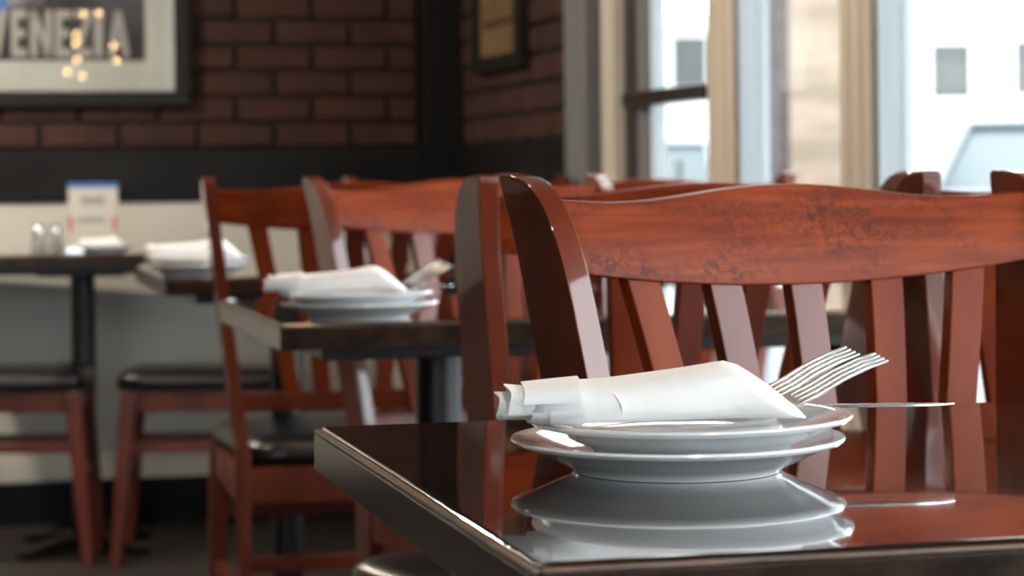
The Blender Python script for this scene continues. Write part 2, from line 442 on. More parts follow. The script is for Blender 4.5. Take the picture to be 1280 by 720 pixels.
# rest of the room (behind and left of the camera)
fw_x = [(-5.1, -4.0), (-3.7, -2.6)]
o = B()
xs = [-RW - 0.2] + [v for p in fw_x for v in p] + [0.2]
for i in range(0, len(xs), 2): o.box(xs[i], xs[i + 1], -RL - 0.15, -RL, 0.8, 2.4)
o.box(-RW - .2, .2, -RL - .15, -RL, 0, .8); o.box(-RW - .2, .2, -RL - .15, -RL, 2.4, CEIL)
struct(o.build('wall_front', 'band', mtx=ROOM, smooth=False), 'plain wall with two windows behind the tables')
for i, (a, b) in enumerate(fw_x):
    w = struct(B().box(a, b, -RL - .08, -RL - .075, .8, 2.4).build('window_%d' % (6 + i), 'glass', mtx=ROOM, smooth=False), 'plain window in the opposite wall')
    child(w, B().box((a + b) / 2 - .02, (a + b) / 2 + .02, -RL - .1, -RL - .05, .8, 2.4), 'mullion', 'trim', bevel=.004)
o = B().box(-RW - 0.2, -RW, -RL, 0.2, 0, CEIL).build('wall_left', 'mortar', mtx=ROOM, smooth=False); struct(o, 'dark side wall')

# ------------------------------------------------------------------ outside
struct(B().box(0.2, 60, -40, 60, -0.25, -0.15).build('street_ground', 'asphalt', mtx=ROOM, smooth=False), 'pale street beyond the windows')
struct(B().box(0.2, 2.6, -30, 9, -0.16, -0.10).build('pavement', 'concrete', mtx=ROOM, smooth=False), 'concrete pavement outside the windows')
def wbox(b, p0, p1, y0, y1, z0, z1): return b.box(p0, p1, y0, y1, z0, z1)
def X(px, d): return (px - 640) / FPX * d
def Zp(py, d, px=1000): return at(px, py, d).z
# mauve brick pier
d = 14.0
o = empty('brick_pier', 'slim mauve brick pier outside the middle window', 'pier', mtx=Matrix.Translation((0, 0, -0.15)))
B().box(X(954, d), X(988, d), d, d + 0.25, 0.0, 4.2).build('shaft', 'mauve', o, bevel=0.01)
B().box(X(953, d), X(990, d), d - 0.03, d + 0.28, 0.0, 0.5).build('plinth', 'render', o, bevel=0.01)
B().box(X(953, d), X(990, d), d - 0.03, d + 0.28, 4.2, 4.35).build('capital', 'render', o, bevel=0.01)
def building(name, label, m, d, x0, x1, h, dep, wins):
    o = empty(name, label, 'building', mtx=Matrix.Translation((0, 0, -0.2)))
    B().box(x0, x1, d, d + dep, 0, h).build('wall', m, o, smooth=False)
    B().box(x0 - 0.08, x1 + 0.08, d - 0.10, d + dep + 0.1, h, h + 0.25).build('cornice', m, o, bevel=0.02)
    for (a, b, z0, z1) in wins:
        f = B()
        f.box(a - .05, b + .05, d - .05, d + .02, z0 - .05, z0); f.box(a - .05, b + .05, d - .05, d + .02, z1, z1 + .05)
        f.box(a - .05, a, d - .05, d + .02, z0, z1); f.box(b, b + .05, d - .05, d + .02, z0, z1)
        w = f.build('window', 'render', o)
        B().box(a, b, d - .015, d + .01, z0, z1).build('pane', 'dull_glass', w, smooth=False)
    return o
d = 18.0
building('brick_building', 'peach brick building seen through the middle window', 'peach', d, X(986, d), X(1132, d), 6.0, 5.0,
         [(X(1070, d), X(1100, d), 1.4, 2.6)])
d = 27.0
zs = 0.2
building('pale_building', 'pale shop building across the street seen through the wide window', 'render', d, X(1128, d), X(1128, d) + 9.0, 6.5, 5.0,
         [(X(1166, d), X(1213, d), Zp(122, d, 1190) + zs, Zp(56, d, 1190) + zs),
          (X(1270, d), X(1320, d), Zp(118, d, 1290) + zs, Zp(52, d, 1290) + zs),
          (X(1390, d), X(1440, d), Zp(118, d, 1400) + zs, Zp(52, d, 1400) + zs)])
d = 34.0
building('distant_building', 'distant building with a grey window seen through the door glass', 'render', d, X(828, d), X(950, d), 3.2, 5.0,
         [(X(843, d), X(884, d), Zp(108, d, 860) + zs, Zp(47, d, 860) + zs)])

def car(label, loc, rz, paint):
    """a small saloon, length along local x"""
    o = empty('parked_car', label, 'car', 'cars parked across the street', Matrix.Translation(loc) @ Matrix.Rotation(rz, 4, 'Z'))
    side = [(-2.1, .32), (-2.15, .6), (-2.05, .86), (-1.5, .93), (1.0, .95), (1.95, .82), (2.12, .62), (2.12, .34), (1.75, .26), (-1.75, .26)]
    def prof(s, w): return [(x, w, z) for x, z in side]
    b = B(); ring = []
    for w, k in ((-.84, .93), (-.80, 1.0), (.80, 1.0), (.84, .93)):
        ring.append([(x * (k if k < 1 else 1), w, .58 + (z - .58) * k) for x, z in side])
    b.loft(ring); b.build('body', paint, o, bevel=0.03)
    cab = [(-1.75, .90), (-1.25, 1.38), (-.2, 1.44), (.35, 1.40), (1.1, .92)]
    b = B(); b.loft([[(x, -.76, z) if z < 1 else (x * .96, -.62, z) for x, z in cab], [(x, .76, z) if z < 1 else (x * .96, .62, z) for x, z in cab]])
    cb = b.build('cabin', 'carglass', o, bevel=0.03)
    b = B(); b.box(-1.2, .38, -.64, .64, 1.39, 1.45); b.build('roof', paint, o, bevel=0.03)
    for s in (-1, 1):
        for (xa, za, xb, zb_) in ((1.1, .93, .36, 1.41), (-.35, .92, -.30, 1.42), (-1.72, .92, -1.22, 1.40)):
            b = B(); b.tube([(xa, s * .765, za), (xb, s * .635, zb_)], .035, 8); b.build('pillar', paint, cb)
        for xw in (-1.35, 1.35):
            b = B()
            rings = [[(xw + r * math.cos(2 * PI * k / 24), s * y, .32 + r * math.sin(2 * PI * k / 24)) for k in range(24)] for r, y in ((.2, .66), (.33, .68), (.33, .84), (.2, .86))]
            b.loft(rings); w = b.build('wheel', 'tyre', o)
            b = B(); b.loft([[(xw + r * math.cos(2 * PI * k / 16), s * y, .32 + r * math.sin(2 * PI * k / 16)) for k in range(16)] for r, y in ((.19, .855), (.16, .87))]); b.build('hubcap', 'alu', w)
        b = B(); b.box(2.0, 2.13, s * .62 - .16, s * .62 + .16, .60, .74); b.build('headlight', 'china', o, bevel=0.03)
        b = B(); b.box(-2.16, -2.05, s * .62 - .15, s * .62 + .15, .62, .80); b.build('tail_light', 'red', o, bevel=0.03)
    b = B(); b.box(2.05, 2.17, -.45, .45, .38, .52); b.build('grille', 'post', o, bevel=0.02)
    return o
car('silver car parked across the street, seen through the wide window', (X(1235, 17.5) + .55, 17.5, -0.15), math.radians(-110), 'carpaint')
car('white car parked beyond the silver one, seen through the wide window', (X(1190, 22.5) + 1.5, 23.0, -0.15), math.radians(-112), 'carpaint2')
car('pale car parked farther up the street, seen through the door glass', (X(846, 27) - .2, 27.5, -0.15), math.radians(-100), 'carpaint2')
d = 9.5
o = empty('bollard', 'grey bollard on the pavement outside the door', 'bollard', mtx=Matrix.Translation((X(849, d), d, -0.15)))
B().lathe([(.04, 0), (.04, .06), (.0135, .065), (.0135, 1.1)], 16).build('shaft', 'post', o)
B().lathe([(.0145, 1.1), (.0145, 1.13), (.009, 1.135)], 16).build('cap', 'post', o)

# ------------------------------------------------------------------ chairs
YF = [(0, .262), (.25, .216), (.46, .192), (.60, .197), (.72, .210), (.80, .221), (.85, .230), (.88, .239), (.900, .249), (.915, .262), (.924, .276), (.928, .289), (.9295, .302)]
YB = [(0, .300), (.25, .260), (.46, .258), (.60, .268), (.72, .283), (.80, .294), (.85, .301), (.88, .306), (.900, .311), (.915, .3155), (.924, .3175), (.928, .317), (.9295, .3145)]
HW_TOP, HW_SEAT = .250, .190
def half_w(z):
    return HW_SEAT if z < .46 else HW_SEAT + (HW_TOP - HW_SEAT) * (z - .46) / .47
def make_chair(label):
    c = empty('dining_chair', label, 'chair', 'slat-back dining chairs')
    zs = [0, .12, .25, .36, .46, .53, .60, .66, .72, .76, .80, .83, .85, .865, .88, .89, .90, .908, .915, .920, .924, .9265, .928, .9295]
    PT = .0105
    for s in (-1, 1):
        rings = []
        for z in zs:
            xc = s * half_w(z); a, b_ = interp(YF, z), interp(YB, z)
            rings.append([(xc - PT, a, z), (xc + PT, a, z), (xc + PT, b_, z), (xc - PT, b_, z)])
        B().loft(rings).build('back_post', 'wood_gloss', c, bevel=0.0022, seg=2, ang=30)
    # top rail: bowed in plan, crest in the middle of its top edge, belly below
    nu, nv = 28, 6
    hw = half_w(.88) - PT - .0005
    def bow(u): return .022 * (1 - u * u)
    rings = []
    for i in range(nu + 1):
        u = -1 + 2 * i / nu
        crest = math.cos(min(1, abs(u) / .72) * PI / 2) ** 2
        zt = .9075 + .0125 * crest + .003 * max(0, (abs(u) - .8) / .2)
        zb_ = .853 - .016 * (1 - u * u)
        ring = []
        for j in range(nv + 1):
            z = zb_ + (zt - zb_) * j / nv
            ring.append((u * (half_w(z) - PT - .0003), interp(YF, min(z, .895)) * 1.0 + .014 + bow(u) + max(0, z - .895) * .35, z))
        for j in range(nv, -1, -1):
            z = zb_ + (zt - zb_) * j / nv
            ring.append((u * (half_w(z) - PT - .0003), interp(YF, min(z, .895)) + .036 + bow(u) + max(0, z - .895) * .35, z))
        rings.append(ring)
    B().loft(rings).build('top_rail', 'worn', c, bevel=0.003, seg=2, ang=30)
    # slats
    for k in range(-2, 3):
        rings = []
        for i in range(9):
            z = .556 + (.848 - .556) * i / 8
            f = half_w(z) / HW_TOP
            xc = k * (.0510 + .0310 * i / 8); u = xc / hw
            y = interp(YF, z) + .017 + bow(u) * (.4 + .6 * i / 8)
            w = .0165 - .0008 * (8 - i) * .3
            sl = -2 * .022 * u / hw * (.4 + .6 * i / 8)
            ca, sa = math.cos(math.atan(sl)), math.sin(math.atan(sl))
            rings.append([(xc + a_ * ca - b_ * sa, y + a_ * sa + b_ * ca, z) for a_, b_ in ((-w, 0), (w, 0), (w, .014), (-w, .014))])
        B().loft(rings).build('slat', 'wood' if k in (-1, 0) else 'wood_matte', c, bevel=0.0022, seg=2, ang=30)
    # lower back rail
    rings = []
    for i in range(13):
        u = -1 + 2 * i / 12; ring = []
        for z, dy in ((.530, .012), (.562, .015), (.562, .036), (.530, .033)):
            ring.append((u * (half_w(.545) - PT - .0005), interp(YF, z) + dy + bow(u) * .4, z))
        rings.append(ring)
    B().loft(rings).build('lower_rail', 'wood', c, bevel=0.002)
    # seat pad
    ring0 = []
    def outline(g, n=40):
        pts = []
        for k in range(n):
            a = 2 * PI * k / n
            cx, cy = math.cos(a), math.sin(a)
            e = 0.28
            px = math.copysign(abs(cx) ** e, cx); py = math.copysign(abs(cy) ** e, cy)
            y = -.030 + py * (.218 - g)
            hwid = .218 - (y + .25) / .41 * .040
            pts.append((px * (hwid - g), y))
        return pts
    rings = [[(x, y, z) for x, y in outline(g)] for g, z in ((.012, .432), (.002, .438), (0, .450), (.003, .462), (.012, .471), (.035, .477), (.09, .480))]
    seat = B().loft(rings).build('seat', 'vinyl', c, ang=60)
    # aprons and legs
    def bar(name, p, q, w, h, bev=.002):
        p, q = Vector(p), Vector(q); t = (q - p).normalized()
        side = t.cross(Vector((0, 0, 1))).normalized() * w / 2; up = Vector((0, 0, h / 2))
        b = B(); b.loft([[e - side - up, e + side - up, e + side + up, e - side + up] for e in (p, q)])
        return b.build(name, 'wood', c, bevel=bev)
    zf = .402
    FX, FY, BX, BY = .192, -.218, .190, .215
    bar('apron', (-FX + .018, FY, zf), (FX - .018, FY, zf), .02, .06)
    bar('apron', (-BX + .013, BY, zf), (BX - .013, BY, zf), .02, .06)
    for s in (-1, 1):
        bar('apron', (s * FX, FY + .018, zf), (s * BX, .190, zf), .02, .06)
        rings = []
        for z, w in ((0, .013), (.2, .016), (.372, .018), (.432, .018)):
            x, y = s * (FX + .010 * (1 - z / .43)), FY - .012 * (1 - z / .43)
            rings.append([(x - w, y - w, z), (x + w, y - w, z), (x + w, y + w, z), (x - w, y + w, z)])
        B().loft(rings).build('leg', 'wood', c, bevel=.003)
        bar('stretcher', (s * (FX + .004), FY + .012, .20), (s * BX, .228, .20), .018, .026)
    bar('stretcher', (-FX - .004 + .016, FY - .004, .30), (FX + .004 - .016, FY - .004, .30), .018, .026)
    bar('stretcher', (-BX + .0110, .230, .27), (BX - .0110, .230, .27), .018, .026)
    return c

chair0 = make_chair('x')
index_kids()
used = []
def place_chair(left_px, d, yaw_deg, label, away=False):
    """left_px, d: where the near upper edge of the post on the photograph's left side stands"""
    c = chair0 if not used else copy_obj(chair0)
    used.append(c)
    c['label'] = label
    yaw = math.radians(yaw_deg) + (PI if away else 0)
    R = Matrix.Rotation(yaw, 4, 'Z')
    # reference point on the chair at z = .87
    lx = -1 if not away else 1
    ref = R @ Vector((lx * half_w(.87), interp(YF, .87) if not away else interp(YB, .87), 0))
    P = at(left_px, 260, d); P.z = 0
    c.matrix_world = Matrix.Translation(P - Vector((ref.x, ref.y, 0))) @ R
    return c
C1 = place_chair(714, 1.765, 29, 'worn mahogany chair beside the foremost plates, with a scuffed top rail')
C2 = place_chair(613, 2.28, 24, 'mahogany chair whose post rises just beside the foremost chair, back turned to it', True)
C2b = place_chair(1165, 2.30, 18, 'mahogany chair near the wide window, back turned to the foremost chair', True)
C3 = place_chair(415, 3.56, 26, 'bright orange-red chair behind the plates on the middle table')
C4 = place_chair(266, 3.86, 12, 'mahogany chair with black seat seen from behind, beyond the middle table corner', True)
C4b = place_chair(648, 3.97, 14, 'mahogany chair seen from behind, at the window end of the third table', True)
C5 = place_chair(450, 5.08, 18, 'mahogany chair on the far side of the third table')

# ------------------------------------------------------------------ tables
TW, TD, TZ, TT = 1.02, 0.625, 0.75, 0.029
def make_table(label, group, w=TW, dep=TD, cols=((.265, .32), (.87, .32))):
    """origin: near-left corner of the top on the floor; x along the near edge, y away"""
    t = empty('restaurant_table', label, 'table', group)
    B().box(0.004, w - 0.004, 0.004, dep - 0.004, TZ - TT, TZ).build('table_top', 'lacquer', t, bevel=0.0035, seg=3)
    e = B()
    # edge band round the top, a few millimetres below its face
    for x0, x1, y0, y1 in ((0, .0055, 0, dep), (w - .0055, w, 0, dep), (.0055, w - .0055, 0, .0055), (.0055, w - .0055, dep - .0055, dep)):
        e = B(); e.box(x0, x1, y0, y1, TZ - TT - .003, TZ - .0052); ed = e.build('edge_band', 'edge', t, bevel=0.0012)
        e = B(); e.box(x0 + .0006, x1 - .0002, y0 + .0006, y1 - .0006, TZ - .0052, TZ - .0022); e.build('rubbed_lip', 'rub', ed, bevel=0.0008)
    B().box(.06, w - .06, .06, dep - .06, TZ - TT - .022, TZ - TT).build('under_frame', 'iron', t, bevel=0.003)
    for cx, cy in cols:
        col = B().lathe([(.031, .03), (.031, TZ - TT - .03)], 24, (cx * w / TW, cy, 0)).build('column', 'iron', t)
        B().box(cx * w / TW - .11, cx * w / TW + .11, cy - .11, cy + .11, TZ - TT - .034, TZ - TT - .021).build('top_plate', 'iron', col, bevel=.003)
        for a in range(4):
            an = a * PI / 2 + PI / 4
            R = Matrix.Translation((cx * w / TW, cy, 0)) @ Matrix.Rotation(an, 4, 'Z')
            b = B(); b.loft([[(x, y, z) for x, y, z in ((.0, -wd, 0), (.0, wd, 0), (.0, wd, h), (.0, -wd, h))] for wd, h in ((.03, .04),)] + [[(L_, -wd, 0.0), (L_, wd, 0.0), (L_, wd, h), (L_, -wd, h)] for L_, wd, h in ((.12, .025, .03), (.21, .02, .014))])
            f = b.build('foot', 'iron', col, bevel=.003); f.data.transform(R)
    return t
def place_table(t, px, py, rot=TH, corner='B'):
    r = ray(px, py); d = (TZ - .003 - CZ) / r.z
    P = at(px, py, d)
    t.matrix_world = Matrix.Translation((P.x, P.y, 0)) @ Matrix.Rotation(rot, 4, 'Z')
    return t
T1 = make_table('dark glossy table with the foremost stack of plates', 'dark restaurant tables')
index_kids()
place_table(T1, 662, 715)
T2 = copy_obj(T1); T2['label'] = 'dark glossy middle table with pale worn edge, its plates before an orange-red chair'
place_table(T2, 350, 409)
T3 = copy_obj(T1); T3['label'] = 'dark third table mostly hidden behind the chair with black seat, bundled napkin on it'
place_table(T3, 206, 350)
TL = make_table('dark table by the cream wainscot with a menu card on it', 'dark restaurant tables', .74, .66, ((.51, .33),))
pc = at(103, 319, 5.86)
TL.matrix_world = Matrix.Translation((pc.x, pc.y, 0)) @ Matrix.Rotation(TH * .6, 4, 'Z') @ Matrix.Translation((-.37, -.33, 0))

# ------------------------------------------------------------------ plates, napkins, cutlery
def plate_mesh(R, h):
    """coupe side plate with foot ring and rolled rim; lathe about z, bottom at 0"""
    f = .62 * R
    return [(1e-4, .004), (f - .006, .004), (f - .004, .0), (f, .0), (f + .0015, .0022), (.72 * R, h * .30), (.82 * R, h * .52), (.93 * R, h * .78), (R - .001, h - .0030), (R, h - .0012), (R - .0008, h), (R - .003, h + .0002), (.92 * R, h - .0016), (.80 * R, h * .72), (.70 * R, .0105), (.6 * R, .0085), (1e-4, .0075)]
def plate(label, pos, R, h, tilt=(0, 0), group='white side plates'):
    o = B().lathe(plate_mesh(R, h), 72).build('plate', 'china', ang=50)
    o.matrix_world = Matrix.Translation(pos) @ Matrix.Rotation(tilt[0], 4, 'X') @ Matrix.Rotation(tilt[1], 4, 'Y')
    return tag(o, label, 'plate', group)

def napkin(label, mtx, L=.185, detail=True, group='rolled white napkins'):
    """rolled napkin: axis along local x from the curled end (x=0) to the pointed pocket end, z=0 on the plate rim"""
    root = empty('rolled_napkin', label, 'napkin', group, mtx)
    # stations: x, centre y, half depth, bottom z, top z
    st = [(.010, .0, .026, .001, .0205), (.018, .0, .0285, .000, .0225), (.030, .0, .031, .000, .0235), (.055, 0, .034, .000, .0250), (.085, 0, .0365, .0, .0275),
          (.110, 0, .038, .0, .0305), (.125, 0, .038, .0, .0325), (.132, 0, .038, .0, .0327), (.138, -.001, .0375, .0, .0312), (.145, -.003, .036, .0, .0272), (.153, -.006, .033, .0, .0210), (.161, -.010, .028, .0, .0140), (.168, -.014, .022, .0, .0075), (.174, -.017, .014, .0003, .0018)]
    n = 40; rings = []
    rnd = random.Random(3)
    for i, (x, cy, hd, z0, z1) in enumerate(st):
        ring = []
        for k in range(n):
            a = 2 * PI * k / n
            ca, sa = math.cos(a), math.sin(a)
            yy = math.copysign(abs(ca) ** .62, ca) * hd
            zz = math.copysign(abs(sa) ** .70, sa)
            h = (z1 - z0) / 2
            wob = .0006 * math.sin(5 * a + i * .9) + .0004 * math.sin(9 * a - i * 1.7)
            ring.append((x + .002 * math.sin(a) * (1 if i == 0 else 0), cy + yy + wob, z0 + h + zz * h + (wob * .8 if zz > -.2 else 0)))
        rings.append(ring)
    B().loft(rings).build('roll', 'linen', root, ang=70)
    if not detail:
        b = B(); b.sphere((.006, -.004, .014), .012, 8); b.build('curled_end', 'linen', root, ang=80)
        return root
    # outer wrap sheet: C-shaped, covering the back and top at the curled end and lapping to the front
    def sheet(name, xs, arc, hd, z0, z1, th=.0008, wav=0.0, cy=0.0, skew=0.0):
        b = B(); rings = []
        for i, x in enumerate(xs):
            outer, inner = [], []
            for k in range(25):
                a = arc[0] + (arc[1] - arc[0]) * k / 24
                ca, sa = math.cos(a), math.sin(a)
                w = wav * math.sin(3 * a + i * 1.3)
                def P(g):
                    return (x + skew * (k / 24 - .5) + w, cy + math.copysign(abs(ca) ** .65, ca) * (hd[i] + g), (z0 + z1[i]) / 2 + math.copysign(abs(sa) ** .72, sa) * ((z1[i] - z0) / 2 + g))
                outer.append(P(th)); inner.append(P(0))
            rings.append(outer + inner[::-1])
        b.loft(rings); return b.build(name, 'linen', root, ang=60)
    # top flap lapping over the near side of the roll (edge line on the front)
    sheet('flap', [.006, .016, .028, .040], (-.1 * PI, -1.02 * PI + 2 * PI), [.0285, .0298, .0320, .0342], .0005, [.0240, .0247, .0255, .0262], .0009, .0006, -.0006, -.004)
    sheet('wrap', [.020, .030, .040], (1.02 * PI, 1.60 * PI), [.0305, .0325, .0345], .0003, [.0240, .0250, .0256], .0008, .0003, -.0010)
    # curled layers sticking out of the end
    sheet('curl', [-.004, .004, .012], (.05 * PI, 1.12 * PI), [.0215, .0225, .0235], .003, [.0235, .0225, .0215], .0008, .0015, -.002)
    sheet('curl', [-.010, .000, .012], (.35 * PI, 1.55 * PI), [.0150, .0160, .0165], .0035, [.0185, .0180, .0170], .0008, .0012, .004)
    sheet('curl', [-.006, .004, .014], (.9 * PI, 2.2 * PI), [.0090, .0095, .0100], .0045, [.0130, .0130, .0130], .0008, .0008, -.004)
    # pinched crease on the front
    b = B(); b.tube([(.058, -.0325, .020), (.0605, -.0347, .0165), (.0625, -.0358, .0120), (.0630, -.0360, .0060)], [.0002, .0009, .0010, .0002], 6); b.build('crease', 'linen', root, ang=80)
    return root

def fork(label, mtx, group='table forks', L=.185, bend=.62):
    root = empty('fork', label, 'fork', group, mtx)
    # centre line: flat handle, then the head sweeps up
    n = 40; pts = []; x = z = 0.0; ang = 0.0
    for i in range(n + 1):
        s = L * i / n
        tgt = 0 if s < .105 else bend * min(1, (s - .105) / .035)
        if s > .15: tgt = bend - .25 * (s - .15) / .035
        if i: x += math.cos(tgt) * L / n; z += math.sin(tgt) * L / n
        pts.append((s, x, z, tgt))
    def station(s):
        i = min(n - 1, int(s / L * n)); f = s / L * n - i
        a, b = pts[i], pts[i + 1]
        return a[1] + (b[1] - a[1]) * f, a[2] + (b[2] - a[2]) * f, a[3] + (b[3] - a[3]) * f
    def ribbon(name, ss, cy, hw, th, parent, bev=.0004):
        rings = []
        for s, c, h in zip(ss, cy, hw):
            x, z, a = station(s); nx, nz = -math.sin(a) * th / 2, math.cos(a) * th / 2
            rings.append([(x - nx, c - h, z - nz), (x - nx, c + h, z - nz), (x + nx, c + h, z + nz), (x + nx, c - h, z + nz)])
        return B().loft(rings).build(name, 'steel', parent, bevel=bev, seg=1)
    ss = [0, .01, .05, .08, .098, .106, .114, .119, .124]
    ribbon('handle', ss, [0] * 9, [.007, .009, .0075, .0045, .0035, .005, .0095, .0118, .0122], .0022, root)
    for k in range(4):
        c = (k - 1.5) * .0066
        ribbon('tine', [.123, .138, .155, .172, .185], [c, c, c * .99, c * .98, c * .97], [.0024, .0018, .0016, .0015, .0008], .0018, root, .0003)
    return root
def knife(label, mtx, L=.21, group='table knives'):
    root = empty('table_knife', label, 'knife', group, mtx)
    rings = [[(x, -w, -t), (x, w, -t), (x, w, t), (x, -w, t)] for x, w, t in ((0, .008, .003), (.01, .0095, .0034), (.08, .0075, .0028), (.095, .006, .0022))]
    B().loft(rings).build('handle', 'steel', root, bevel=.001)
    rings = [[(x, -w0, -t), (x, w1, -t * .3), (x, w1, t * .3), (x, -w0, t)] for x, w0, w1, t in ((.095, .005, .007, .0013), (.11, .006, .0095, .0010), (.18, .006, .0105, .0008), (.20, .003, .0085, .0006), (.21, -.004, .004, .0004))]
    B().loft(rings).build('blade', 'steel', root, bevel=.0002, seg=1)
    return root

def setting(px, py, d_c, Rl, Ru, shift, names, tilt_u, nap_px, nap_d, nap_rot, detail, f1, f2, kn):
    P = at(px, py, d_c); P.z = TZ
    plate(names[0], (P.x, P.y, TZ + .0003), Rl, .0205)
    plate(names[1], (P.x + shift[0], P.y + shift[1], TZ + .0003 + .0135), Ru, .0195, (0, tilt_u))
    return P

# foremost setting
D1 = 1.407
P1 = setting(847, 600, D1, .1015, .0975, (.0085, -.004), ('lower white plate of the foremost stack', 'upper white plate of the foremost stack, under the napkin'), math.radians(-.7), 0, 0, 0, True, 0, 0, 0)
ZR = TZ + .0003 + .0135 + .0192
nl = at(640, 500, 1.375)
def nap_matrix(px, d, rz, tilt, z, scale=1.0):
    p = at(px, 500, d); p.z = z
    return Matrix.Translation(p) @ Matrix.Rotation(rz, 4, 'Z') @ Matrix.Rotation(tilt, 4, 'Y') @ Matrix.Scale(scale, 4)
NM = nap_matrix(642, 1.372, math.radians(4), math.radians(-1.0), ZR - .0005, .97)
napkin('white rolled napkin with curled end on the foremost plates', NM)
def cutlery_matrix(base, rz, roll, pitch=0.0):
    return Matrix.Translation(base) @ Matrix.Rotation(rz, 4, 'Z') @ Matrix.Rotation(-pitch, 4, 'Y') @ Matrix.Rotation(roll, 4, 'X')
def place_fork(tip_px, tip_py, tip_d, rz, roll, pitch, label, scale=1.0, bend=.62):
    f = fork(label, Matrix.Identity(4), bend=bend)
    R = Matrix.Rotation(rz, 4, 'Z') @ Matrix.Rotation(-pitch, 4, 'Y') @ Matrix.Rotation(roll, 4, 'X')
    # tip in local space
    n = 40; x = z = 0
    for i in range(1, 41):
        s = .185 * i / 40
        tgt = 0 if s < .105 else bend * min(1, (s - .105) / .035)
        if s > .15: tgt = bend - .25 * (s - .15) / .035
        x += math.cos(tgt) * .185 / 40; z += math.sin(tgt) * .185 / 40
    tip = R @ Vector((x * scale, 0, z * scale))
    f.matrix_world = Matrix.Translation(at(tip_px, tip_py, tip_d) - tip) @ R @ Matrix.Scale(scale, 4)
    return f
place_fork(1066, 438, 1.465, math.radians(17), math.radians(9), math.radians(1), 'steel fork higher of the pair beside the foremost napkin', bend=.52)
place_fork(1102, 446, 1.435, math.radians(15), math.radians(9), math.radians(-1), 'steel fork lower of the pair beside the foremost napkin', bend=.54)
kp = at(1195, 505, 1.475)
RK = Matrix.Rotation(math.radians(4), 4, 'Z') @ Matrix.Rotation(math.radians(0.3), 4, 'Y')
knife('steel table knife reaching past the rim of the foremost plates', Matrix.Translation(kp - RK @ Vector((.21, 0, 0))) @ RK)

# middle table setting
D2 = 2.95
P2 = setting(450, 400, D2, .1010, .0975, (-.003, -.004), ('lower white plate of the stack on the middle table', 'upper white plate of the stack on the middle table'), math.radians(-.6), 0, 0, 0, True, 0, 0, 0)
NM2 = nap_matrix(342, D2 - .025, math.radians(4), math.radians(-.6), ZR - .0005, .97)
napkin('white rolled napkin on the plates of the middle table', NM2)
place_fork(553, 327, D2 + .06, math.radians(26), math.radians(9), 0, 'steel fork higher of the pair on the middle table')
place_fork(563, 331, D2 + .03, math.radians(24), math.radians(9), math.radians(-2), 'steel fork lower of the pair on the middle table')
kp = at(567, 357, D2 + .07)
knife('steel knife pointing from the plates on the middle table', Matrix.Translation(kp - RK @ Vector((.21, 0, 0))) @ RK)

# third table setting
D3 = 4.32
P3 = setting(246, 345, D3, .1010, .0975, (.002, 0), ('lower white plate of the stack on the third table', 'upper white plate of the stack on the third table'), 0, 0, 0, 0, False, 0, 0, 0)
napkin('white bundled napkin on the third table', nap_matrix(186, D3 - .01, math.radians(4), 0, ZR - .0005, 1.0), detail=False)

# ------------------------------------------------------------------ far-left table things
def on_table(px, d): 
    p = at(px, 300, d); p.z = TZ; return p
p = on_table(117, 5.88)
o = empty('menu_card', 'upright white menu card with blue top on the wainscot table', 'menu card', mtx=Matrix.Translation(p) @ Matrix.Rotation(math.radians(6), 4, 'Z'))
B().box(-.062, .062, -.004, .004, .004, .170).build('card', 'paper', o, bevel=.001)
B().box(-.062, .062, -.0052, -.004, .158, .170).build('header_strip', 'blue', o, smooth=False)
B().box(-.030, .030, -.0052, -.004, .115, .135).build('heading', 'grey', o, smooth=False)
B().box(-.040, .030, -.0052, -.004, .070, .082).build('printed_line', 'grey', o, smooth=False)
B().box(.048, .058, -.0052, -.004, .050, .085).build('red_panel', 'red', o, smooth=False)
B().box(-.062, -.052, -.0052, -.004, .050, .085).build('red_panel', 'red', o, smooth=False)
B().box(-.066, .066, -.022, .022, 0, .006).build('base', 'steel', o, bevel=.001)
for px, lab in ((48, 'clear glass shaker beside the menu card, farther from it'), (69, 'clear glass shaker beside the menu card, next to it')):
    p = on_table(px, 5.81)
    o = empty('shaker', lab, 'shaker', 'glass shakers', Matrix.Translation(p))
    B().lathe([(.017, 0), (.019, .004), (.016, .030), (.015, .045), (.013, .048)], 20).build('jar', 'jar', o)
    B().lathe([(.0125, .001), (.0125, .03)], 16).build('contents', 'paper', o)
    B().lathe([(.0155, .046), (.0155, .058), (.010, .066), (.003, .068)], 20).build('lid', 'steel', o)
p = on_table(131, 5.70)
plate('white plate in front of the menu card', (p.x, p.y, TZ + .0003), .078, .017)
napkin('white crumpled napkin in front of the menu card', Matrix.Translation((p.x - .058, p.y, TZ + .0165)) @ Matrix.Scale(.62, 4), detail=False)

